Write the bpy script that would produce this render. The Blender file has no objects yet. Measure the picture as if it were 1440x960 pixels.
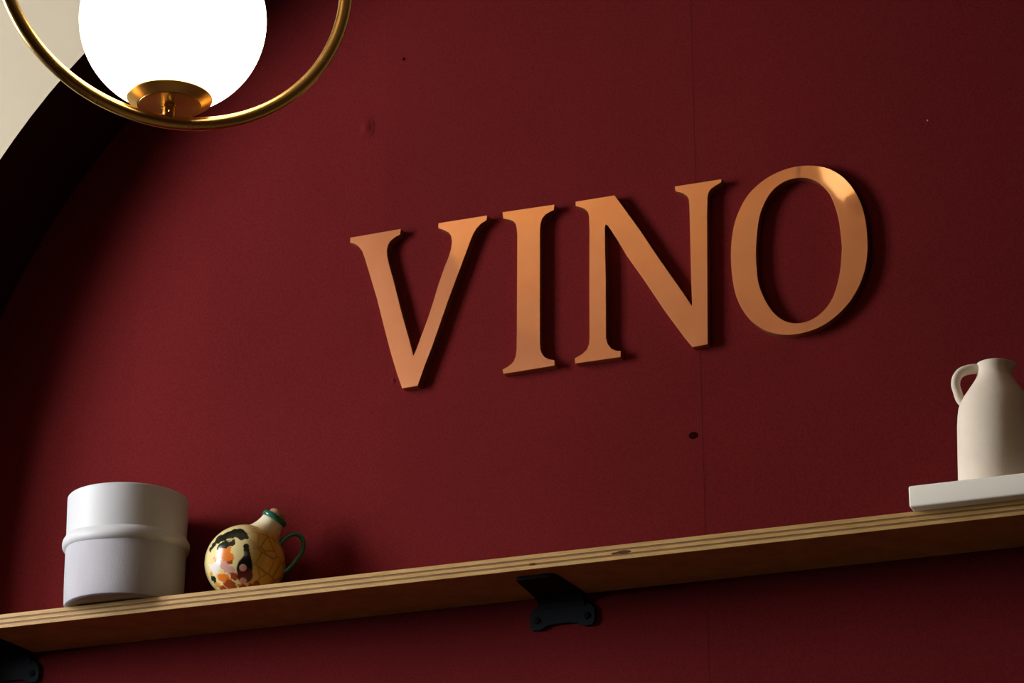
import bpy, bmesh, math, random
from mathutils import Vector, Matrix

random.seed(7)
S = bpy.context.scene
COL = S.collection

# ------------------------------------------------------------------ camera
cam_data = bpy.data.cameras.new('camera')
cam_data.sensor_width = 36.0
cam_data.lens = 100.0
cam_data.clip_start = 0.05
cam = bpy.data.objects.new('camera', cam_data)
COL.objects.link(cam)
cam.matrix_world = Matrix((
    (0.932922, 0.130542, 0.335583, 0.961025),
    (0.360074, -0.332865, -0.871520, -2.807890),
    (-0.002066, 0.933895, -0.357542, 1.550000),
    (0, 0, 0, 1)))
S.camera = cam

# ------------------------------------------------------------------ daylight
SKY = 29.0
world = bpy.data.worlds.new('overcast_sky')
S.world = world
world.use_nodes = True
bg = world.node_tree.nodes['Background']
bg.inputs['Color'].default_value = (0.95, 0.97, 1.0, 1)
bg.inputs['Strength'].default_value = SKY

# the window in the left wall: opening (y0, y1, z0, z1) in the plane x = LX
LX = -1.65
WIN = (-1.45, -0.70, 2.30, 3.45)
pl = bpy.data.lights.new('window_portal', 'AREA')
pl.shape = 'RECTANGLE'
pl.size = WIN[3] - WIN[2]
pl.size_y = WIN[1] - WIN[0]
pl.cycles.is_portal = True
po = bpy.data.objects.new('window_portal', pl)
COL.objects.link(po)
po.location = (LX - 0.10, (WIN[0] + WIN[1]) / 2, (WIN[2] + WIN[3]) / 2)
po.rotation_euler = (0, -math.pi / 2, 0)

S.view_settings.view_transform = 'Standard'
S.view_settings.look = 'None'
S.view_settings.gamma = 1.0
S.view_settings.use_curve_mapping = False
S.view_settings.exposure = 0.0

# ------------------------------------------------------------------ helpers
def obj(name, bm, mat, parent=None, smooth=False, angle=None):
    me = bpy.data.meshes.new(name)
    bmesh.ops.recalc_face_normals(bm, faces=bm.faces[:])
    bm.to_mesh(me)
    bm.free()
    if smooth or angle:
        me.polygons.foreach_set('use_smooth', [True] * len(me.polygons))
        if angle:
            me.set_sharp_from_angle(angle=math.radians(angle))
    o = bpy.data.objects.new(name, me)
    COL.objects.link(o)
    for m in (mat if isinstance(mat, (list, tuple)) else [mat]):
        me.materials.append(m)
    if parent:
        o.parent = parent
    return o

def thing(name, label, cat, loc=(0, 0, 0), rz=0.0, group=None):
    o = bpy.data.objects.new(name, None)
    o.empty_display_size = 0.02
    COL.objects.link(o)
    o.location = loc
    o.rotation_euler = (0, 0, rz)
    tag(o, label, cat, group)
    return o

def tag(o, label, cat, group=None):
    o['label'] = label
    o['category'] = cat
    if group:
        o['group'] = group
    return o

def struct(o, label=None):
    o['kind'] = 'structure'
    if label:
        o['label'] = label
    return o

def box(bm, x0, x1, y0, y1, z0, z1, bevel=0.0, seg=2):
    vs = [bm.verts.new(p) for p in ((x0, y0, z0), (x1, y0, z0), (x1, y1, z0), (x0, y1, z0),
                                    (x0, y0, z1), (x1, y0, z1), (x1, y1, z1), (x0, y1, z1))]
    fs = [bm.faces.new([vs[i] for i in f]) for f in
          ((0, 3, 2, 1), (4, 5, 6, 7), (0, 1, 5, 4), (1, 2, 6, 5), (2, 3, 7, 6), (3, 0, 4, 7))]
    if bevel:
        es = list({e for f in fs for e in f.edges})
        bmesh.ops.bevel(bm, geom=es, offset=bevel, segments=seg, affect='EDGES', profile=0.5)
    return bm

def newbox(*a, **k):
    return box(bmesh.new(), *a, **k)

def lathe(profile, seg=64, axis_pt=(0, 0, 0), frame=None, close=False):
    """profile: list of (r, z); frame: 3x3 matrix taking z to the axis."""
    bm = bmesh.new()
    M = frame or Matrix.Identity(3)
    o = Vector(axis_pt)
    rings = []
    for r, z in profile:
        if r < 1e-6:
            rings.append([bm.verts.new(o + M @ Vector((0, 0, z)))])
        else:
            rings.append([bm.verts.new(o + M @ Vector((r * math.cos(2 * math.pi * i / seg), r * math.sin(2 * math.pi * i / seg), z)))
                          for i in range(seg)])
    pairs = list(zip(rings, rings[1:]))
    if close:
        pairs.append((rings[-1], rings[0]))
    for a, b in pairs:
        for i in range(seg):
            j = (i + 1) % seg
            if len(a) == 1 and len(b) == 1:
                continue
            if len(a) == 1:
                bm.faces.new((a[0], b[i], b[j]))
            elif len(b) == 1:
                bm.faces.new((a[i], a[j], b[0]))
            else:
                bm.faces.new((a[i], a[j], b[j], b[i]))
    return bm

def catmull(pts, n=8, closed=False):
    P = [Vector(p) for p in pts]
    out = []
    m = len(P)
    rng = range(m) if closed else range(m - 1)
    for i in rng:
        p0 = P[(i - 1) % m] if closed or i > 0 else P[0] * 2 - P[1]
        p1 = P[i]
        p2 = P[(i + 1) % m]
        p3 = P[(i + 2) % m] if closed or i + 2 < m else P[-1] * 2 - P[-2]
        for k in range(n):
            t = k / n
            out.append(0.5 * ((2 * p1) + (p2 - p0) * t + (2 * p0 - 5 * p1 + 4 * p2 - p3) * t * t + (3 * p1 - p0 - 3 * p2 + p3) * t ** 3))
    if not closed:
        out.append(P[-1].copy())
    return out

def tube(pts, radius, seg=14, closed=False, flat=1.0):
    """sweep a circle along pts; radius a number or a list; flat squashes across the plane of the curve"""
    bm = bmesh.new()
    n = len(pts)
    rad = radius if isinstance(radius, (list, tuple)) else [radius] * n
    rings = []
    ref = None
    for i, p in enumerate(pts):
        a = pts[(i - 1) % n] if closed or i > 0 else pts[i]
        b = pts[(i + 1) % n] if closed or i < n - 1 else pts[i]
        t = (b - a).normalized()
        if ref is None:
            ref = t.orthogonal().normalized()
        ref = (ref - t * ref.dot(t)).normalized()
        bi = t.cross(ref)
        rings.append([bm.verts.new(p + ref * (rad[i] * math.cos(2 * math.pi * k / seg)) + bi * (flat * rad[i] * math.sin(2 * math.pi * k / seg)))
                      for k in range(seg)])
    pairs = list(zip(rings, rings[1:]))
    if closed:
        pairs.append((rings[-1], rings[0]))
    for a, b in pairs:
        for k in range(seg):
            j = (k + 1) % seg
            bm.faces.new((a[k], a[j], b[j], b[k]))
    if not closed:
        bm.faces.new(rings[0])
        bm.faces.new(rings[-1][::-1])
    return bm

# ------------------------------------------------------------------ materials
def mat(name, color, rough=0.5, metal=0.0, spec=0.5):
    m = bpy.data.materials.new(name)
    m.use_nodes = True
    b = m.node_tree.nodes['Principled BSDF']
    b.inputs['Base Color'].default_value = (*color, 1)
    b.inputs['Roughness'].default_value = rough
    b.inputs['Metallic'].default_value = metal
    b.inputs['Specular IOR Level'].default_value = spec
    return m

def N(m, t, **k):
    n = m.node_tree.nodes.new(t)
    for a, v in k.items():
        setattr(n, a, v)
    return n

def L(m, a, b):
    m.node_tree.links.new(a, b)

def bsdf(m):
    return m.node_tree.nodes['Principled BSDF']

def noise(m, scale, detail=4, rough=0.5, stretch=None, coord='Object'):
    tc = N(m, 'ShaderNodeTexCoord')
    mp = N(m, 'ShaderNodeMapping')
    L(m, tc.outputs[coord], mp.inputs['Vector'])
    if stretch:
        mp.inputs['Scale'].default_value = stretch
    n = N(m, 'ShaderNodeTexNoise')
    n.inputs['Scale'].default_value = scale
    n.inputs['Detail'].default_value = detail
    n.inputs['Roughness'].default_value = rough
    L(m, mp.outputs[0], n.inputs['Vector'])
    return n.outputs['Fac']

def ramp(m, src, stops):
    r = N(m, 'ShaderNodeValToRGB')
    e = r.color_ramp.elements
    while len(e) < len(stops):
        e.new(0.5)
    for i, (p, c) in enumerate(stops):
        e[i].position = p
        e[i].color = (*c, 1)
    L(m, src, r.inputs['Fac'])
    return r.outputs['Color']

def bump(m, src, strength, dist=0.002, prev=None):
    b = N(m, 'ShaderNodeBump')
    b.inputs['Strength'].default_value = strength
    b.inputs['Distance'].default_value = dist
    L(m, src, b.inputs['Height'])
    if prev:
        L(m, prev, b.inputs['Normal'])
    return b.outputs['Normal']

def mixcol(m, fac, a, b):
    x = N(m, 'ShaderNodeMix', data_type='RGBA')
    if isinstance(fac, float):
        x.inputs[0].default_value = fac
    else:
        L(m, fac, x.inputs[0])
    for v, s in ((a, x.inputs[6]), (b, x.inputs[7])):
        if isinstance(v, tuple):
            s.default_value = (*v, 1)
        else:
            L(m, v, s)
    return x.outputs[2]

def make_red(name, k=1.0):
    """burgundy woven wall covering"""
    m = mat(name, (0.13, 0.012, 0.014), 0.9, 0, 0.04)
    big = noise(m, 3.0, 5, 0.6)
    c = ramp(m, big, [(0.25, (0.112 * k, 0.0098 * k, 0.0108 * k)), (0.75, (0.142 * k, 0.0128 * k, 0.0140 * k))])
    fine = noise(m, 900, 2, 0.7, (1, 1, 0.6))
    c2 = ramp(m, fine, [(0.2, (0.62, 0.62, 0.62)), (0.8, (1.35, 1.35, 1.35))])
    mul = N(m, 'ShaderNodeMix', data_type='RGBA', blend_type='MULTIPLY')
    mul.inputs[0].default_value = 1.0
    L(m, c, mul.inputs[6])
    L(m, c2, mul.inputs[7])
    L(m, mul.outputs[2], bsdf(m).inputs['Base Color'])
    nb = bump(m, fine, 0.30, 0.0006)
    waves = noise(m, 9, 3, 0.5)
    nb = bump(m, waves, 0.10, 0.01, nb)
    L(m, nb, bsdf(m).inputs['Normal'])
    return m

RED = [make_red('burgundy_wall_covering', k) for k in (1.0, 0.97, 1.04)]
RED_REVEAL = mat('burgundy_reveal_shade_dark', (0.030, 0.004, 0.004), 0.8, 0, 0.1)  # burgundy darkened toward black to deepen the shade inside the niche
def plaster(name, a, b):
    m = mat(name, a, 0.75, 0, 0.2)
    f = noise(m, 6, 6, 0.6)
    L(m, ramp(m, f, [(0.3, a), (0.7, b)]), bsdf(m).inputs['Base Color'])
    L(m, bump(m, noise(m, 60, 4), 0.08, 0.003), bsdf(m).inputs['Normal'])
    return m
CREAM = plaster('cream_plaster', (0.47, 0.40, 0.29), (0.50, 0.43, 0.31))
ROOM = plaster('dark_umber_plaster', (0.075, 0.042, 0.022), (0.09, 0.05, 0.026))
CEIL = plaster('taupe_ceiling_plaster', (0.36, 0.29, 0.21), (0.40, 0.32, 0.23))
FLOOR = mat('brown_floor', (0.08, 0.045, 0.025), 0.5)
L(FLOOR, ramp(FLOOR, noise(FLOOR, 4, 6, 0.6, (1, 12, 1)), [(0.3, (0.26, 0.17, 0.09)), (0.7, (0.34, 0.23, 0.125))]), bsdf(FLOOR).inputs['Base Color'])
PAINT_W = mat('white_window_paint', (0.75, 0.73, 0.68), 0.4)

def brass_mat(name='polished_brass', lo=0.18, hi=0.32):
    m = mat(name, (0.90, 0.57, 0.18), 0.11, 1.0)
    f = noise(m, 90, 4, 0.6)
    r = N(m, 'ShaderNodeMapRange')
    r.inputs['To Min'].default_value = lo
    r.inputs['To Max'].default_value = hi
    L(m, f, r.inputs['Value'])
    L(m, r.outputs[0], bsdf(m).inputs['Roughness'])
    L(m, bump(m, noise(m, 40, 3), 0.02, 0.002), bsdf(m).inputs['Normal'])
    return m
BRASS = brass_mat()
SATIN_BRASS = brass_mat('satin_brass', 0.36, 0.46)

def opal_mat(strength):
    m = mat('lit_opal_glass', (0.9, 0.88, 0.84), 0.25)
    b = bsdf(m)
    b.inputs['Emission Color'].default_value = (1.0, 0.80, 0.55, 1)
    b.inputs['Emission Strength'].default_value = strength
    return m
OPAL = opal_mat(6.0)
OPAL_DIM = opal_mat(2.2)

def copper_mat():
    """satin copper face: a brushed broad sheen under a sharper polish"""
    m = mat('satin_copper', (0.95, 0.42, 0.16), 0.40, 1.0)
    b1 = bsdf(m)
    b2 = N(m, 'ShaderNodeBsdfPrincipled')
    b2.inputs['Metallic'].default_value = 1.0
    b2.inputs['Roughness'].default_value = 0.03
    b2.inputs['Base Color'].default_value = (0.90, 0.50, 0.22, 1)
    col = ramp(m, noise(m, 14, 4, 0.6), [(0.3, (0.92, 0.37, 0.17)), (0.7, (0.98, 0.44, 0.22))])
    L(m, col, b1.inputs['Base Color'])
    nb = bump(m, noise(m, 700, 3, 0.7), 0.10, 0.0004)
    wav = noise(m, 11, 2, 0.5)
    L(m, bump(m, wav, 0.12, 0.01, nb), b1.inputs['Normal'])
    L(m, bump(m, wav, 0.03, 0.01), b2.inputs['Normal'])
    mx = N(m, 'ShaderNodeMixShader')
    mx.inputs[0].default_value = 0.35
    out = m.node_tree.nodes['Material Output']
    L(m, b1.outputs[0], mx.inputs[1])
    L(m, b2.outputs[0], mx.inputs[2])
    L(m, mx.outputs[0], out.inputs['Surface'])
    return m
COPPER = copper_mat()
COPPER_EDGE = mat('copper_edge', (0.50, 0.22, 0.09), 0.50, 1.0)

def ply_mat(name, a, b, k=1.0):
    m = mat(name, a, 0.55, 0, 0.35)
    g = noise(m, 30, 5, 0.65, (1.0, 1.0, 14.0))
    c = ramp(m, g, [(0.3, a), (0.7, b)])
    sp = noise(m, 18, 3, 0.5, (1.0, 1.0, 4.0))
    c = mixcol(m, ramp(m, sp, [(0.70, (0, 0, 0)), (0.80, (0.6, 0.6, 0.6))]), c, (0.16, 0.07, 0.03))
    L(m, c, bsdf(m).inputs['Base Color'])
    L(m, bump(m, g, 0.25, 0.001), bsdf(m).inputs['Normal'])
    return m
PLY_LIGHT = ply_mat('birch_ply_light', (0.40, 0.215, 0.060), (0.58, 0.355, 0.125))
PLY_DARK = ply_mat('birch_ply_end_grain', (0.17, 0.085, 0.025), (0.26, 0.14, 0.045))
BLACK = mat('black_powder_coated_steel', (0.006, 0.008, 0.012), 0.7, 0, 0.18)
L(BLACK, bump(BLACK, noise(BLACK, 800, 2), 0.15, 0.0004), bsdf(BLACK).inputs['Normal'])
SCREW = mat('black_screw', (0.004, 0.004, 0.005), 0.7, 0, 0.08)

# ================================================================== the setting
# niche: an alcove 0.15 m deep under a round arch; its back is the burgundy wall
AX, AZ, AR, ND = -0.063, 2.499, 0.8, 0.15
XR, YB, ZC = 3.6, -5.0, 4.4

struct(obj('floor', newbox(LX, XR, YB, 0.06, -0.1, 0.0), FLOOR))
struct(obj('ceiling', newbox(LX, XR, YB, 0.06, ZC, ZC + 0.1), CEIL))
struct(obj('wall_rear', newbox(LX, XR, YB - 0.1, YB, 0, ZC), ROOM))
struct(obj('wall_right', newbox(XR, XR + 0.1, YB - 0.1, 0.06, 0, ZC), ROOM))
bm = bmesh.new()
y0, y1, z0, z1 = WIN
for a in ((YB - 0.1, y0, 0, ZC), (y1, 0.06, 0, ZC), (y0, y1, 0, z0), (y0, y1, z1, ZC)):
    box(bm, LX - 0.12, LX, *a)
struct(obj('wall_left', bm, ROOM))
# window frame
win = struct(obj('window_1', (lambda b: [box(b, LX - 0.09, LX - 0.03, *a) for a in (
    (y0, y0 + 0.05, z0, z1), (y1 - 0.05, y1, z0, z1), (y0, y1, z0, z0 + 0.05), (y0, y1, z1 - 0.05, z1))] and b)(bmesh.new()), PAINT_W))
obj('glazing_bar', newbox(LX - 0.08, LX - 0.04, (y0 + y1) / 2 - 0.015, (y0 + y1) / 2 + 0.015, z0, z1), PAINT_W, win)

# back of the niche, covered in strips of burgundy wall covering
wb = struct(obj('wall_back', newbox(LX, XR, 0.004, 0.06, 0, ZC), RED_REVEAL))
seams = [-1.0, -0.606, -0.280, 0.102, 0.49, 0.86, 1.16]
for i, (a, b) in enumerate(zip(seams, seams[1:])):
    off = (0.0003, 0.0004, 0.0003, 0.0005, 0.0004, 0.0003)[i]
    o = obj('wallpaper_strip', newbox(a, b, off, 0.004, 0.0, 3.5, bevel=0.00004, seg=1), RED[(0, 2, 0, 1, 1, 1)[i]], wb)
# marks on the covering
FLECK = mat('pale_plaster_fleck', (0.55, 0.30, 0.28), 0.8)
HOLE = mat('dark_nail_hole', (0.02, 0.002, 0.002), 0.9, 0, 0.0)
def mark(name, x, z, r, m, h=0.0008, sx=1.0, ydepth=0.0):
    b = lathe([(r * k / 8, h * (0.5 + 0.5 * math.cos(math.pi * k / 8))) for k in range(8, -1, -1)], 14, (0, 0, 0), Matrix(((1, 0, 0), (0, 0, -1), (0, 1, 0))))
    for v in b.verts:
        v.co.x = v.co.x * sx + x
        v.co.z = v.co.z + z
        v.co.y += ydepth
    return obj(name, b, m, wb, smooth=True)
mark('plaster_fleck', 0.3695, 2.8938, 0.0024, FLECK, 0.001, 0.9, 0.0011)
mark('plaster_fleck', 0.1328, 2.9516, 0.0009, FLECK, 0.0006, 0.7, 0.0011)
mark('nail_hole', -0.2580, 3.0830, 0.0022, HOLE, 0.0004)
mark('nail_hole', 0.0914, 2.5628, 0.0042, HOLE, 0.0002, 1.3)
mark('paint_lump', -0.3058, 3.0002, 0.0150, RED[0], 0.0022, 0.7)
mark('paint_lump', -0.2662, 2.6743, 0.0050, RED[2], 0.0012, 0.6)

# cream wall with the arched opening, and its burgundy reveal
bm = bmesh.new()
n = 72
arc = [(AX + AR * math.cos(math.pi - math.pi * i / n), AZ + AR * math.sin(math.pi - math.pi * i / n)) for i in range(n + 1)]
def quadstrip(bm, lo, hi, y):
    a = [bm.verts.new((x, y, z)) for x, z in lo]
    b = [bm.verts.new((x, y, z)) for x, z in hi]
    for i in range(len(a) - 1):
        bm.faces.new((a[i], a[i + 1], b[i + 1], b[i]))
quadstrip(bm, arc, [(x, ZC) for x, z in arc], -ND)
quadstrip(bm, [(LX, 0), (AX - AR, 0)], [(LX, ZC), (AX - AR, ZC)], -ND)
quadstrip(bm, [(AX + AR, 0), (XR, 0)], [(AX + AR, ZC), (XR, ZC)], -ND)
bmesh.ops.remove_doubles(bm, verts=bm.verts[:], dist=1e-5)
wa = struct(obj('wall_arch', bm, CREAM))
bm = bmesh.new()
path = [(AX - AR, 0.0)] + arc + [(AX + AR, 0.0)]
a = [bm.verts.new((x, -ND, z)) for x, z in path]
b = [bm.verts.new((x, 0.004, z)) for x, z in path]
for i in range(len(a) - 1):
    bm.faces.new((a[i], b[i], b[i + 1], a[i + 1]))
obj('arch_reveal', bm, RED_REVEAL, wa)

# ================================================================== shelf
SB, ST, SD = 2.3975, 2.4135, 0.109
shelf = thing('plywood_shelf', 'long birch plywood shelf with layered edge under the copper letters', 'shelf', (AX, -SD / 2, SB))
layers = [(0.0, 0.0040, PLY_LIGHT), (0.0040, 0.0058, PLY_DARK), (0.0058, 0.0096, PLY_LIGHT), (0.0096, 0.0114, PLY_DARK), (0.0114, 0.0160, PLY_LIGHT)]
for z0_, z1_, m in layers:
    d = 0.0 if m is PLY_LIGHT else 0.0006
    obj('ply_layer', newbox(-AR + 0.002, AR - 0.002, -SD / 2 + d, SD / 2, z0_, z1_, bevel=0.0003, seg=1), m, shelf)
KNOT = mat('dark_knot', (0.10, 0.032, 0.010), 0.8, 0, 0.1)
for kx, w, z0_, z1_ in ((0.046, 0.0085, 0.0058, 0.0094), (0.036, 0.0040, 0.0062, 0.0082), (-0.056, 0.0035, 0.0044, 0.0066)):
    ring_pts = [(kx - AX + w * math.cos(2 * math.pi * k / 12), (z0_ + z1_) / 2 + (z1_ - z0_) / 2 * math.sin(2 * math.pi * k / 12)) for k in range(12)]
    sm = bmesh.new()
    lo_, hi_ = [[sm.verts.new((x, y, z)) for x, z in ring_pts] for y in (-SD / 2 - 0.00015, -SD / 2 + 0.003)]
    sm.faces.new(lo_)
    sm.faces.new(hi_[::-1])
    for k in range(12):
        sm.faces.new((lo_[k], hi_[k], hi_[(k + 1) % 12], lo_[(k + 1) % 12]))
    obj('knot', sm, KNOT, shelf)

# brackets ---------------------------------------------------------
def plate_outline():
    # half outlines in (x, z) of the wall plate, x about the middle, z below the shelf
    return [(-0.027, 0.0), (-0.0268, -0.006), (-0.029, -0.0105), (-0.034, -0.014), (-0.0375, -0.019), (-0.0380, -0.026), (-0.0375, -0.033), (-0.034, -0.0368), (-0.026, -0.0370), (-0.021, -0.0352), (-0.017, -0.0328), (-0.009, -0.0318),
            (0.009, -0.0318), (0.017, -0.0328), (0.021, -0.0352), (0.026, -0.0370), (0.034, -0.0368), (0.0375, -0.033), (0.0380, -0.026), (0.0375, -0.019), (0.034, -0.014), (0.029, -0.0105), (0.0268, -0.006), (0.027, 0.0)]

def prism(outline, f0, f1):
    """outline list of 2-D points; f0/f1 map a point to the two ends"""
    bm = bmesh.new()
    a = [bm.verts.new(f0(*p)) for p in outline]
    b = [bm.verts.new(f1(*p)) for p in outline]
    bm.faces.new(a)
    bm.faces.new(b[::-1])
    k = len(a)
    for i in range(k):
        bm.faces.new((a[i], b[i], b[(i + 1) % k], a[(i + 1) % k]))
    return bm

def make_bracket(x, label):
    t = thing('shelf_bracket', label, 'bracket', (x, 0.0, SB), 0, 'black brackets under the shelf')
    o = obj('wall_plate', prism(plate_outline(), lambda u, v: (u, -0.0046, v), lambda u, v: (u, -0.0006, v)), BLACK, t)
    md = o.modifiers.new('bevel', 'BEVEL'); md.width = 0.0008; md.segments = 2; md.limit_method = 'ANGLE'
    # arm under the shelf, with a curved web running into the wall plate
    arm = [(-0.027, -0.0006), (-0.0262, -0.030), (-0.0245, -0.055), (-0.0230, -0.080), (-0.0220, -0.0860), (-0.018, -0.0880), (0.012, -0.0885), (0.018, -0.0875), (0.0215, -0.0845), (0.0230, -0.080), (0.0245, -0.055), (0.0262, -0.030), (0.027, -0.0006)]
    o = obj('arm', prism(arm, lambda u, v: (u, v, 0.0), lambda u, v: (u, v, -0.0040)), BLACK, t)
    md = o.modifiers.new('bevel', 'BEVEL'); md.width = 0.0008; md.segments = 2; md.limit_method = 'ANGLE'
    web = [(-0.0040, -0.0040), (-0.020, -0.0040), (-0.0125, -0.0058), (-0.0075, -0.0095), (-0.0050, -0.0150), (-0.0044, -0.020)]
    o = obj('fillet', prism(web, lambda u, v: (-0.0262, u, v), lambda u, v: (0.0262, u, v)), BLACK, t)
    for sx in (-1, 1):
        s = obj('screw', lathe([(0.0, 0.0016), (0.0028, 0.0014), (0.0040, 0.0002), (0.0040, -0.001)], 20, (sx * 0.0287, -0.0046, -0.0262), Matrix(((1, 0, 0), (0, 0, -1), (0, 1, 0)))), SCREW, t, angle=40)
    return t
make_bracket(-0.0610, 'black steel shelf bracket screwed to the wall below the copper letters')
make_bracket(-0.7445, 'black steel shelf bracket screwed to the wall below the white pot')

# ================================================================== letters (outlines in mm, x and z on the wall)
OUTLINE_V = [(-319.0, 2856.4), (-254.3, 2857.5), (-255.4, 2850.4), (-262.0, 2847.8), (-267.0, 2844.3), (-270.3, 2839.6), (-271.7, 2833.3), (-271.2,
    2825.4), (-268.8, 2814.6), (-262.6, 2792.8), (-254.8, 2762.6), (-250.3, 2745.8), (-243.5, 2721.8), (-239.4, 2707.2), (-237.0, 2697.4), (-234.2,
    2702.7), (-226.7, 2722.0), (-219.2, 2741.3), (-212.3, 2762.1), (-206.6, 2780.7), (-199.1, 2801.4), (-194.0, 2813.6), (-191.4, 2822.3), (-190.2,
    2831.2), (-191.3, 2838.5), (-194.2, 2843.2), (-199.4, 2846.9), (-205.2, 2849.8), (-207.6, 2851.2), (-207.2, 2857.3), (-146.5, 2857.5), (-147.0,
    2851.7), (-154.2, 2847.9), (-159.3, 2843.3), (-163.2, 2837.4), (-167.0, 2828.9), (-174.6, 2809.4), (-186.0, 2780.2), (-193.6, 2760.6), (-203.7,
    2732.7), (-213.7, 2704.9), (-222.5, 2683.4), (-231.2, 2659.7), (-250.4, 2659.2), (-257.1, 2678.0), (-265.2, 2704.5), (-274.9, 2740.3), (-283.5,
    2773.7), (-291.5, 2799.7), (-299.9, 2827.1), (-303.4, 2836.8), (-308.2, 2843.5), (-312.9, 2847.2), (-319.2, 2849.8)]
OUTLINE_I = [(-127.6, 2858.5), (-63.7, 2857.9), (-64.4, 2851.0), (-69.9, 2849.3), (-75.0, 2846.8), (-78.6, 2843.0), (-80.4, 2838.1), (-81.2, 2832.3),
    (-81.5, 2822.8), (-82.3, 2704.1), (-82.3, 2689.9), (-81.7, 2682.7), (-80.0, 2677.8), (-76.8, 2673.5), (-71.9, 2670.3), (-65.2, 2668.3), (-64.9,
    2661.6), (-126.6, 2660.0), (-127.7, 2665.4), (-121.0, 2668.3), (-116.7, 2671.1), (-113.8, 2674.3), (-111.7, 2679.7), (-110.7, 2686.7), (-110.3,
    2708.1), (-109.5, 2827.2), (-110.2, 2836.1), (-111.6, 2841.5), (-114.1, 2844.9), (-117.8, 2847.1), (-122.2, 2848.7), (-126.7, 2850.2)]
OUTLINE_N = [(-38.2, 2857.4), (9.0, 2857.6), (38.6, 2809.9), (57.5, 2776.7), (90.2, 2722.0), (96.7, 2710.0), (97.2, 2713.9), (96.8, 2740.8), (97.0,
    2800.8), (97.0, 2829.7), (96.6, 2838.4), (94.6, 2843.1), (89.8, 2847.1), (81.2, 2850.8), (80.5, 2857.0), (135.7, 2857.0), (135.0, 2852.9), (128.8,
    2850.2), (123.2, 2847.2), (120.0, 2843.3), (118.5, 2836.3), (117.5, 2812.0), (115.6, 2732.4), (114.0, 2662.2), (96.4, 2661.1), (88.9, 2671.6),
    (64.4, 2710.2), (42.9, 2747.4), (22.6, 2780.6), (10.3, 2804.2), (2.7, 2817.7), (0.1, 2821.8), (-2.2, 2823.3), (-3.2, 2820.1), (-3.3, 2784.6),
    (-3.0, 2755.7), (-3.8, 2686.0), (-1.9, 2678.7), (2.6, 2672.4), (8.1, 2669.5), (13.2, 2668.5), (13.1, 2661.1), (-40.7, 2660.7), (-41.2, 2667.2),
    (-32.4, 2670.9), (-26.7, 2675.8), (-24.1, 2681.8), (-23.5, 2688.8), (-22.8, 2758.6), (-21.9, 2819.4), (-22.2, 2837.0), (-23.6, 2842.3), (-26.8,
    2846.2), (-31.8, 2849.1), (-38.2, 2851.6)]
OUTLINE_O = [(143.4, 2760.8), (146.0, 2788.9), (152.4, 2810.8), (164.1, 2831.2), (179.6, 2844.9), (196.3, 2853.3), (214.2, 2857.5), (231.2, 2857.6),
    (248.0, 2854.1), (262.5, 2847.1), (276.7, 2834.0), (286.7, 2817.8), (293.8, 2799.6), (297.5, 2779.3), (298.3, 2755.4), (297.0, 2738.8), (293.6,
    2722.7), (286.3, 2705.0), (274.1, 2687.5), (257.6, 2673.3), (240.0, 2664.1), (220.0, 2660.1), (202.7, 2660.7), (186.8, 2665.3), (173.7, 2673.6),
    (160.7, 2687.2), (150.5, 2706.9), (145.1, 2729.4)]
HOLE_O = [(172.9, 2769.0), (177.5, 2802.5), (185.7, 2822.4), (195.7, 2835.0), (208.2, 2842.0), (221.9, 2843.9), (235.3, 2841.3), (247.1, 2833.9),
    (257.4, 2820.8), (264.0, 2803.0), (267.7, 2782.6), (269.3, 2757.0), (268.9, 2748.7), (265.9, 2725.4), (259.6, 2703.4), (251.7, 2689.1), (240.6,
    2678.8), (228.5, 2673.4), (215.1, 2672.6), (202.0, 2677.2), (190.3, 2688.1), (181.5, 2703.3), (174.7, 2722.9), (172.7, 2742.2)]
YF, YK = -0.0105, 0.0002
LABELS = {'V': 'copper capital letter V, the first letter of the wine sign',
          'I': 'copper capital letter I with slab serifs, narrowest of the sign',
          'N': 'copper capital letter N with a thick slanting stroke between two stems',
          'O': 'copper capital letter O with a pale reflection at its top'}

def finish_letter(bm, ch):
    # front edges get a fine round bevel
    es = [e for e in bm.edges if all(abs(v.co.y - YF) < 1e-6 for v in e.verts) and len(e.link_faces) == 2
          and abs(e.link_faces[0].normal.dot(e.link_faces[1].normal)) < 0.5]
    bmesh.ops.bevel(bm, geom=es, offset=0.0003, segments=1, affect='EDGES', profile=0.5, clamp_overlap=True)
    c = Vector((sum(v.co.x for v in bm.verts) / len(bm.verts), 0, min(v.co.z for v in bm.verts)))
    for v in bm.verts:
        v.co -= c
    for f in bm.faces:
        f.material_index = 0 if f.normal.y < -0.9 else 1
    o = obj('sign_letter', bm, [COPPER, COPPER_EDGE])
    o.location = c
    return tag(o, LABELS[ch], 'letter', 'copper letters of the wine sign')

for ch, ol in (('V', OUTLINE_V), ('I', OUTLINE_I), ('N', OUTLINE_N)):
    bm = prism([(x / 1000, z / 1000) for x, z in ol], lambda x, z: (x, YF, z), lambda x, z: (x, YK, z))
    bmesh.ops.recalc_face_normals(bm, faces=bm.faces[:])
    bm.normal_update()
    finish_letter(bm, ch)

def resample(pts, n):
    c = catmull([(x / 1000, 0, z / 1000) for x, z in pts], 12, True)
    cx = sum(p.x for p in c) / len(c)
    cz = sum(p.z for p in c) / len(c)
    ang = sorted(((math.atan2(p.z - cz, p.x - cx), p) for p in c), key=lambda q: q[0])
    out = []
    for i in range(n):
        t = -math.pi + 2 * math.pi * (i + 0.5) / n
        k = next((j for j, q in enumerate(ang) if q[0] > t), 0)
        a0, p0 = ang[k - 1]
        a1, p1 = ang[k]
        w = (t - a0) % (2 * math.pi)
        d = (a1 - a0) % (2 * math.pi) or 1
        out.append(p0.lerp(p1, min(1, w / d)))
    return out

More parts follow.
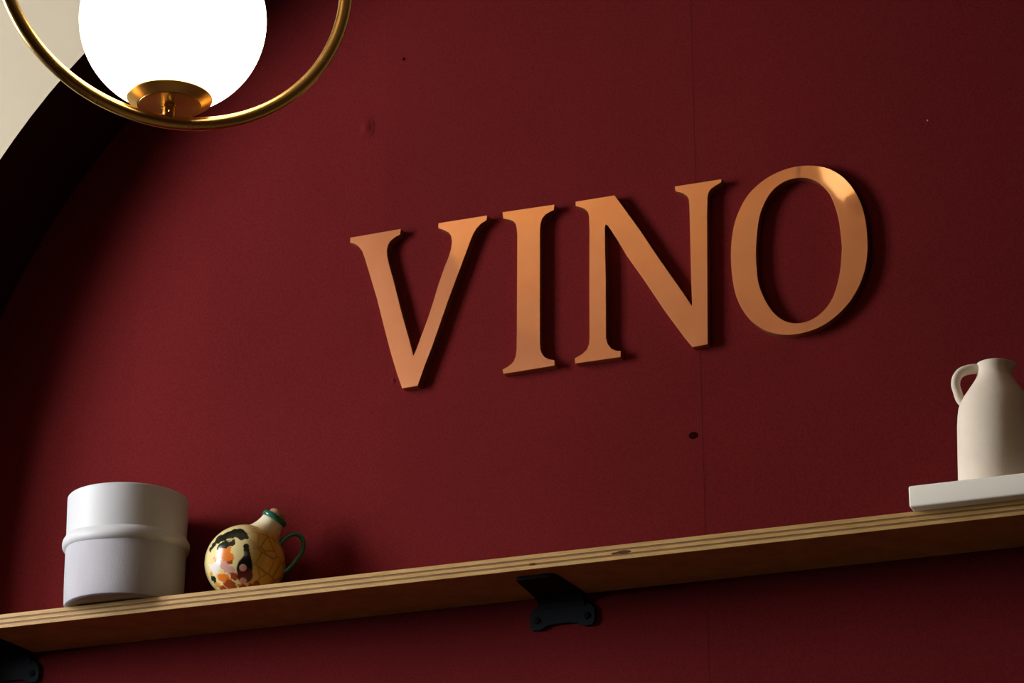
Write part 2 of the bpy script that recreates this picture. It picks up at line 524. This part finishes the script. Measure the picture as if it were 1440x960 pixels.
bm = bmesh.new()
n = 112
oo, oi = resample(OUTLINE_O, n), resample(HOLE_O, n)
rings = [[bm.verts.new((p.x, y, p.z)) for p in loop] for loop, y in ((oo, YF), (oi, YF), (oi, YK), (oo, YK))]
for k in range(4):
    a, b = rings[k], rings[(k + 1) % 4]
    for i in range(n):
        bm.faces.new((a[i], a[(i + 1) % n], b[(i + 1) % n], b[i]))
bmesh.ops.recalc_face_normals(bm, faces=bm.faces[:])
bm.normal_update()
finish_letter(bm, 'O')

# ================================================================== pendant lamp: globe on a brass ring
def make_pendant(name, g, R, psi, label, ring=True, group='globe pendant lamps'):
    rg = 0.0753
    bot = g[2] - 0.0905
    t = thing(name, label, 'lamp', (g[0], g[1], bot - 0.006), psi, group)
    base = bot - 0.006
    gz = g[2] - base
    prof = [(rg * math.sin(math.pi * i / 48), gz - rg * math.cos(math.pi * i / 48)) for i in range(49)]
    prof[0] = (0, prof[0][1]); prof[-1] = (0, prof[-1][1])
    obj('glass_globe', lathe(prof, 96), OPAL if ring else OPAL_DIM, t, smooth=True)
    zp = gz - rg
    cup = obj('cup', lathe([(0.0, zp - 0.0008), (0.0245, zp - 0.0008), (0.0249, zp + 0.0002), (0.0253, zp + 0.0002), (0.0256, zp - 0.0006), (0.0300, zp + 0.0018), (0.0338, zp + 0.0046),
                      (0.0342, zp + 0.0054), (0.0336, zp + 0.0062), (0.0290, zp + 0.0058), (0.0, zp + 0.0010)], 80), SATIN_BRASS, t, angle=25)
    if ring:
        c = Vector((0, 0, 0.006 + R))
        pts = [c + Vector((R * math.cos(2 * math.pi * i / 200), 0, R * math.sin(2 * math.pi * i / 200))) for i in range(200)]
        obj('ring', tube(pts, 0.0055, 28, True), BRASS, t, smooth=True)
        obj('stem', lathe([(0.0062, zp - 0.0010), (0.0062, zp - 0.0030), (0.0052, zp - 0.0036), (0.0052, 0.0075), (0.0, 0.0070)], 28), BRASS, t, angle=30)
        obj('grub_screw', lathe([(0.0, 0.0013), (0.0016, 0.0013), (0.0019, 0.0), (0.0019, -0.001)], 14, (0.0, -0.0052, zp - 0.0075), Matrix(((1, 0, 0), (0, 0, -1), (0, 1, 0)))), BRASS, t, angle=30)
        top = 2 * R + 0.006
        obj('socket', lathe([(0.0, gz + rg - 0.004), (0.020, gz + rg - 0.003), (0.020, gz + rg + 0.022), (0.006, gz + rg + 0.026), (0.006, top)], 32), BRASS, t, angle=30)
    else:
        top = gz + rg + 0.03
        obj('socket', lathe([(0.0, gz + rg - 0.004), (0.020, gz + rg - 0.003), (0.020, gz + rg + 0.024), (0.006, top)], 32), BRASS, t, angle=30)
    hz = ZC - base
    obj('cord', lathe([(0.003, top - 0.002), (0.003, hz - 0.02)], 12), BLACK, t)
    obj('ceiling_rose', lathe([(0.0, hz - 0.03), (0.05, hz - 0.028), (0.055, hz - 0.02), (0.055, hz)], 40), BRASS, t, angle=30)
    return t
make_pendant('pendant_lamp', (-0.0326, -0.9884, 2.6151), 0.1450, math.radians(41),
             'lit opal globe pendant lamp held in a polished brass ring')
make_pendant('pendant_lamp', (-0.192, -2.051, 3.788), 0.1450, math.radians(41),
             'added unseen globe lamp without a ring near the ceiling, mirrored in the letter O', ring=False)  # extra globe added out of view to give the O its bright reflection

# ================================================================== white pot
def pot_mat(name, a, b, rough, grain):
    m = mat(name, a, rough, 0, 0.4)
    L(m, ramp(m, noise(m, 18, 5, 0.6, (1, 1, 0.4)), [(0.3, a), (0.7, b)]), bsdf(m).inputs['Base Color'])
    L(m, bump(m, noise(m, 420, 3, 0.7), grain, 0.0006), bsdf(m).inputs['Normal'])
    return m
GLAZE = pot_mat('white_glaze', (0.57, 0.565, 0.58), (0.62, 0.615, 0.625), 0.50, 0.06)
BISQUE = pot_mat('pale_grey_bisque', (0.41, 0.39, 0.42), (0.47, 0.45, 0.475), 0.75, 0.35)
pot = thing('ceramic_pot', 'large white cylindrical ceramic pot with a raised band around its middle', 'pot', (-0.560, -0.0765, ST), 0.0)
H, PR = 0.1285, 0.0682
obj('lower_wall', lathe([(0.0, 0.0015), (0.052, 0.0015), (0.056, 0.0), (0.0640, 0.0), (0.0660, 0.0012), (0.0668, 0.0040), (0.0674, 0.020), (0.0678, 0.045), (0.0679, 0.0675), (0.0640, 0.0675), (0.0620, 0.008), (0.0, 0.006)], 96), BISQUE, pot, angle=35)
obj('upper_wall', lathe([(0.0675, 0.0665), (0.0677, 0.075), (0.0680, 0.080), (PR, 0.100), (0.0687, H - 0.0045), (0.0686, H - 0.0012), (0.0676, H), (0.0656, H - 0.0004), (0.0648, H - 0.003), (0.0640, 0.0665)], 96), GLAZE, pot, angle=35)
band = [(0.0675, 0.0645), (0.0698, 0.0655), (0.0716, 0.0685), (0.0721, 0.0718), (0.0714, 0.0752), (0.0696, 0.0780), (0.0682, 0.0800), (0.0678, 0.0805)]
bb = lathe(band, 96)
for v in bb.verts:
    a = math.atan2(v.co.y, v.co.x)
    v.co.z += 0.0011 * math.sin(2 * a + 0.7) + 0.0006 * math.sin(5 * a)
obj('raised_band', bb, GLAZE, pot, smooth=True)

# ================================================================== painted cruet
BLOBS = [
    ('leaf', (-0.0276, -0.0303, 0.0612), 0.0073),
    ('leaf', (-0.0197, -0.0348, 0.0633), 0.0089),
    ('leaf', (-0.0101, -0.0362, 0.0671), 0.0097),
    ('leaf', (-0.0012, -0.0392, 0.0645), 0.0081),
    ('leaf', (0.0054, -0.0414, 0.0596), 0.0040),
    ('leaf', (-0.0331, -0.0276, 0.0561), 0.0048),
    ('leaf', (-0.0193, -0.0399, 0.0516), 0.0057),
    ('leaf', (-0.0249, -0.0368, 0.0508), 0.0040),
    ('leaf', (-0.0122, -0.0419, 0.0544), 0.0048),
    ('leaf', (-0.0369, -0.0244, 0.0520), 0.0040),
    ('leaf', (-0.0054, -0.0358, 0.0689), 0.0081),
    ('orange', (-0.0189, -0.0409, 0.0395), 0.0089),
    ('orange', (-0.0261, -0.0367, 0.0399), 0.0057),
    ('orange', (-0.0116, -0.0435, 0.0395), 0.0057),
    ('orange', (-0.0231, -0.0387, 0.0460), 0.0040),
    ('orange', (-0.0143, -0.0428, 0.0457), 0.0040),
    ('orange', (-0.0187, -0.0400, 0.0338), 0.0057),
    ('rust', (-0.0122, -0.0420, 0.0324), 0.0040),
    ('white', (-0.0320, -0.0273, 0.0274), 0.0073),
    ('white', (-0.0274, -0.0338, 0.0314), 0.0057),
    ('pink', (-0.0185, -0.0383, 0.0284), 0.0065),
    ('pink', (-0.0118, -0.0384, 0.0233), 0.0057),
    ('white', (-0.0362, -0.0246, 0.0324), 0.0040),
    ('leaf', (-0.0332, -0.0177, 0.0193), 0.0057),
    ('orange', (-0.0212, -0.0301, 0.0181), 0.0073),
    ('orange', (-0.0146, -0.0306, 0.0146), 0.0057),
    ('rust', (-0.0128, -0.0268, 0.0107), 0.0081),
    ('rust', (-0.0084, -0.0359, 0.0181), 0.0040),
    ('gold', (-0.0282, -0.0170, 0.0136), 0.0048),
    ('dark', (0.0049, -0.0444, 0.0494), 0.0036),
    ('dark', (0.0055, -0.0448, 0.0451), 0.0036),
    ('dark', (0.0061, -0.0447, 0.0409), 0.0040),
    ('dark', (0.0062, -0.0443, 0.0368), 0.0048),
    ('dark', (0.0056, -0.0435, 0.0328), 0.0065),
    ('dark', (0.0041, -0.0422, 0.0281), 0.0089),
    ('dark', (0.0035, -0.0405, 0.0243), 0.0097),
    ('wine', (0.0038, -0.0365, 0.0179), 0.0097),
    ('wine', (0.0036, -0.0389, 0.0214), 0.0073),
    ('pink', (0.0018, -0.0414, 0.0258), 0.0044),
    ('pink', (0.0015, -0.0325, 0.0132), 0.0044),
    ('orange', (-0.0377, 0.0088, 0.0161), 0.0065),
    ('rust', (-0.0206, -0.0135, 0.0070), 0.0081),
    ('rust', (0.0131, -0.0251, 0.0095), 0.0073),
    ('rust', (0.0010, -0.0256, 0.0076), 0.0057),
    ('gold', (-0.0359, -0.0195, 0.0247), 0.0024),
]
PAINT = {'leaf': (0.014, 0.016, 0.008), 'orange': (0.75, 0.19, 0.02), 'white': (0.80, 0.74, 0.70), 'pink': (0.62, 0.33, 0.26),
         'rust': (0.30, 0.055, 0.012), 'dark': (0.010, 0.008, 0.006), 'wine': (0.10, 0.008, 0.007), 'gold': (0.70, 0.40, 0.06)}
def cruet_mat():
    m = mat('painted_cruet_glaze', (0.7, 0.5, 0.15), 0.22, 0, 0.5)
    tc = N(m, 'ShaderNodeTexCoord')
    sep = N(m, 'ShaderNodeSeparateXYZ')
    L(m, tc.outputs['Object'], sep.inputs[0])
    # cream darkened to ochre toward the handle: shade put into the glaze colour
    mr = N(m, 'ShaderNodeMapRange')
    mr.inputs['From Min'].default_value = 0.002
    mr.inputs['From Max'].default_value = 0.022
    L(m, sep.outputs['X'], mr.inputs['Value'])
    col = mixcol(m, mr.outputs[0], (0.80, 0.66, 0.30), (0.62, 0.36, 0.045))
    # brown crackle lines over the ochre
    vo = N(m, 'ShaderNodeTexVoronoi', feature='DISTANCE_TO_EDGE')
    vo.inputs['Scale'].default_value = 70
    L(m, tc.outputs['Object'], vo.inputs['Vector'])
    cr = ramp(m, vo.outputs['Distance'], [(0.0, (1, 1, 1)), (0.09, (0, 0, 0))])
    g = N(m, 'ShaderNodeMath', operation='MULTIPLY')
    L(m, cr, g.inputs[0])
    L(m, mr.outputs[0], g.inputs[1])
    g2 = N(m, 'ShaderNodeMath', operation='MULTIPLY')
    L(m, g.outputs[0], g2.inputs[0])
    g2.inputs[1].default_value = 0.7
    col = mixcol(m, g2.outputs[0], col, (0.20, 0.05, 0.012))
    # painted flowers, leaves and bottle: dabs with ragged edges
    nz = N(m, 'ShaderNodeTexNoise')
    nz.inputs['Scale'].default_value = 150
    nz.inputs['Detail'].default_value = 3
    L(m, tc.outputs['Object'], nz.inputs['Vector'])
    s1 = N(m, 'ShaderNodeVectorMath', operation='SUBTRACT')
    L(m, nz.outputs['Color'], s1.inputs[0])
    s1.inputs[1].default_value = (0.5, 0.5, 0.5)
    s2 = N(m, 'ShaderNodeVectorMath', operation='SCALE')
    L(m, s1.outputs[0], s2.inputs[0])
    s2.inputs['Scale'].default_value = 0.013
    wp = N(m, 'ShaderNodeVectorMath', operation='ADD')
    L(m, tc.outputs['Object'], wp.inputs[0])
    L(m, s2.outputs[0], wp.inputs[1])
    for kind, c, r in BLOBS:
        d = N(m, 'ShaderNodeVectorMath', operation='DISTANCE')
        L(m, (tc.outputs['Object'] if kind in ('dark', 'wine') or (kind == 'pink' and r < 0.006) else wp.outputs[0]), d.inputs[0])
        d.inputs[1].default_value = c
        q = N(m, 'ShaderNodeMapRange')
        q.inputs['From Min'].default_value = r * 0.82
        q.inputs['From Max'].default_value = r * 1.02
        q.inputs['To Min'].default_value = 1.0
        q.inputs['To Max'].default_value = 0.0
        L(m, d.outputs['Value'], q.inputs['Value'])
        col = mixcol(m, q.outputs[0], col, PAINT[kind])
    L(m, col, bsdf(m).inputs['Base Color'])
    return m
CRUET = cruet_mat()
NECK = mat('ochre_glaze_painted_highlight', (0.75, 0.52, 0.15), 0.25)
tcn = N(NECK, 'ShaderNodeTexCoord')
sxn = N(NECK, 'ShaderNodeSeparateXYZ')
L(NECK, tcn.outputs['Object'], sxn.inputs[0])
mrn = N(NECK, 'ShaderNodeMapRange')
mrn.inputs['From Min'].default_value = 0.066
mrn.inputs['From Max'].default_value = 0.092
L(NECK, sxn.outputs['Z'], mrn.inputs['Value'])
L(NECK, ramp(NECK, mrn.outputs[0], [(0.1, (0.64, 0.38, 0.06)), (0.8, (0.84, 0.74, 0.50))]), bsdf(NECK).inputs['Base Color'])  # paler cream toward the top: lit highlight painted into the neck colour
GREEN = mat('green_glaze', (0.010, 0.13, 0.075), 0.22)
CORK = mat('cork', (0.42, 0.22, 0.11), 0.85)
L(CORK, ramp(CORK, noise(CORK, 400, 3), [(0.3, (0.32, 0.15, 0.07)), (0.7, (0.50, 0.28, 0.15))]), bsdf(CORK).inputs['Base Color'])

YAW = math.radians(21)
cr = thing('painted_cruet', 'small round ceramic cruet painted with flowers, with corked leaning neck and green handle', 'cruet', (-0.4175, -0.060, ST), YAW)
CZ, RX, RZ = 0.0431, 0.0452, 0.0431
prof = []
for i in range(41):
    a = math.pi * i / 40
    prof.append((RX * math.sin(a), CZ - RZ * math.cos(a)))
prof = [(r, max(z, 0.0008)) for r, z in prof]
prof[0] = (0, 0.0008); prof[-1] = (0, prof[-1][1])
obj('body', lathe(prof, 72), CRUET, cr, smooth=True)
ax = Vector((0.0335, -0.004, 0.0540)).normalized()
fx = ax.orthogonal().normalized()
fr = Matrix((fx, ax.cross(fx), ax)).transposed()
c0 = (-0.001, 0, CZ - 0.002)
obj('neck', lathe([(0.0300, 0.026), (0.0262, 0.033), (0.0215, 0.0385), (0.0178, 0.044), (0.0150, 0.050), (0.0135, 0.056), (0.0130, 0.0605), (0.010, 0.0605), (0.010, 0.040)], 48, c0, fr), NECK, cr, smooth=True)
obj('rim', lathe([(0.0105, 0.0590), (0.0138, 0.0592), (0.0152, 0.0610), (0.0150, 0.0640), (0.0134, 0.0655), (0.0105, 0.0650)], 48, c0, fr, True), GREEN, cr, smooth=True)
obj('cork_stopper', lathe([(0.0095, 0.055), (0.0098, 0.0655), (0.0092, 0.0700), (0.0060, 0.0725), (0.0, 0.0730)], 32, c0, fr), CORK, cr, smooth=True)
hp = [(0.0358, 0.0592), (0.0403, 0.0676), (0.0457, 0.0736), (0.0529, 0.0769), (0.0602, 0.0753), (0.0645, 0.0676), (0.0633, 0.0567), (0.0549, 0.044), (0.0463, 0.0347), (0.0352, 0.0287)]
hpts = catmull([(x, 0, z) for x, z in hp], 6)
obj('handle', tube(hpts, [0.0026] * len(hpts), 14), GREEN, cr, smooth=True)

# ================================================================== cream slab and stoneware jug
STONE = plaster('cream_slab', (0.93, 0.89, 0.76), (0.95, 0.91, 0.79))
slab = obj('display_slab', newbox(-0.13, 0.13, -0.0500, 0.0500, 0.0, 0.0225, bevel=0.0022, seg=3), STONE, angle=35)
slab.location = (0.484, -0.0745, ST)
tag(slab, 'thick cream slab lying on the shelf under the jug', 'slab')
JUG = mat('cream_bisque_jug', (0.62, 0.50, 0.38), 0.7, 0, 0.25)
L(JUG, ramp(JUG, noise(JUG, 40, 5, 0.65), [(0.3, (0.80, 0.68, 0.54)), (0.7, (0.86, 0.75, 0.61))]), bsdf(JUG).inputs['Base Color'])
L(JUG, bump(JUG, noise(JUG, 350, 4, 0.7), 0.25, 0.0008), bsdf(JUG).inputs['Normal'])
jug = thing('stoneware_jug', 'cream unglazed jug with a loop handle and small pouring lip', 'jug', (0.4325, -0.070, ST + 0.0225), YAW)
jp = [(0.0, 0.0), (0.0360, 0.0), (0.0380, 0.0015), (0.0386, 0.006), (0.0388, 0.040), (0.0387, 0.0765), (0.0381, 0.0870), (0.0369, 0.0958), (0.0350, 0.1015), (0.0325, 0.1066), (0.0266, 0.1160), (0.0207, 0.1255), (0.0182, 0.1305), (0.0172, 0.1350), (0.0174, 0.1405), (0.0184, 0.1440),
      (0.0180, 0.1452), (0.0168, 0.1450), (0.0152, 0.1400), (0.0150, 0.1340), (0.0185, 0.1240), (0.0330, 0.1010), (0.0350, 0.0765), (0.0350, 0.006), (0.0, 0.005)]
jb = lathe(jp, 72)
for v in jb.verts:
    r = math.hypot(v.co.x, v.co.y)
    if v.co.z > 0.132 and r > 1e-4:
        a = math.atan2(v.co.y, v.co.x)
        w = math.exp(-(a / 0.50) ** 2) * min(1.0, (v.co.z - 0.132) / 0.012)
        v.co.x += 0.0052 * w
        v.co.z += 0.0012 * w
for v in jb.verts:
    v.co.x += 0.040 * v.co.z                # thrown by hand: it leans a little
    v.co.z *= 0.955
obj('body', jb, JUG, jug, smooth=True)
jh = [(-0.0125, 0.1385), (-0.0184, 0.1398), (-0.026, 0.139), (-0.0339, 0.1359), (-0.0386, 0.1293), (-0.0398, 0.1212), (-0.0380, 0.1135), (-0.0354, 0.105), (-0.0302, 0.0980)]
jpts = catmull([(x + 0.040 * z, 0, z * 0.955) for x, z in jh], 6)
obj('handle', tube(jpts, [0.0046 - 0.0004 * math.sin(math.pi * i / (len(jpts) - 1)) for i in range(len(jpts))], 16, flat=1.25), JUG, jug, smooth=True)

# ================================================================== added unseen uplighter: brightens the ceiling that the letters reflect
sc = thing('added_uplighter', 'brass bowl uplighter fixed high on the side wall beyond the window', 'added_lamp', (LX, -3.0, 3.5), -math.pi / 2)
obj('bowl', lathe([(0.0, -0.07), (0.05, -0.062), (0.085, -0.035), (0.10, 0.0), (0.096, 0.0), (0.08, -0.032), (0.0, -0.062)], 48, (0, 0.13, 0)), BRASS, sc, smooth=True)
obj('wall_arm', newbox(-0.02, 0.02, 0.001, 0.06, -0.05, -0.02, bevel=0.004), BRASS, sc)
sl = bpy.data.lights.new('added_uplight', 'AREA')
sl.shape = 'DISK'
sl.size = 0.12
sl.color = (1.0, 0.74, 0.46)
sl.energy = 32.0
so = bpy.data.objects.new('added_uplight', sl)
COL.objects.link(so)
so.parent = sc
so.location = (0, 0.13, -0.01)
so.rotation_euler = (math.pi, 0, 0)
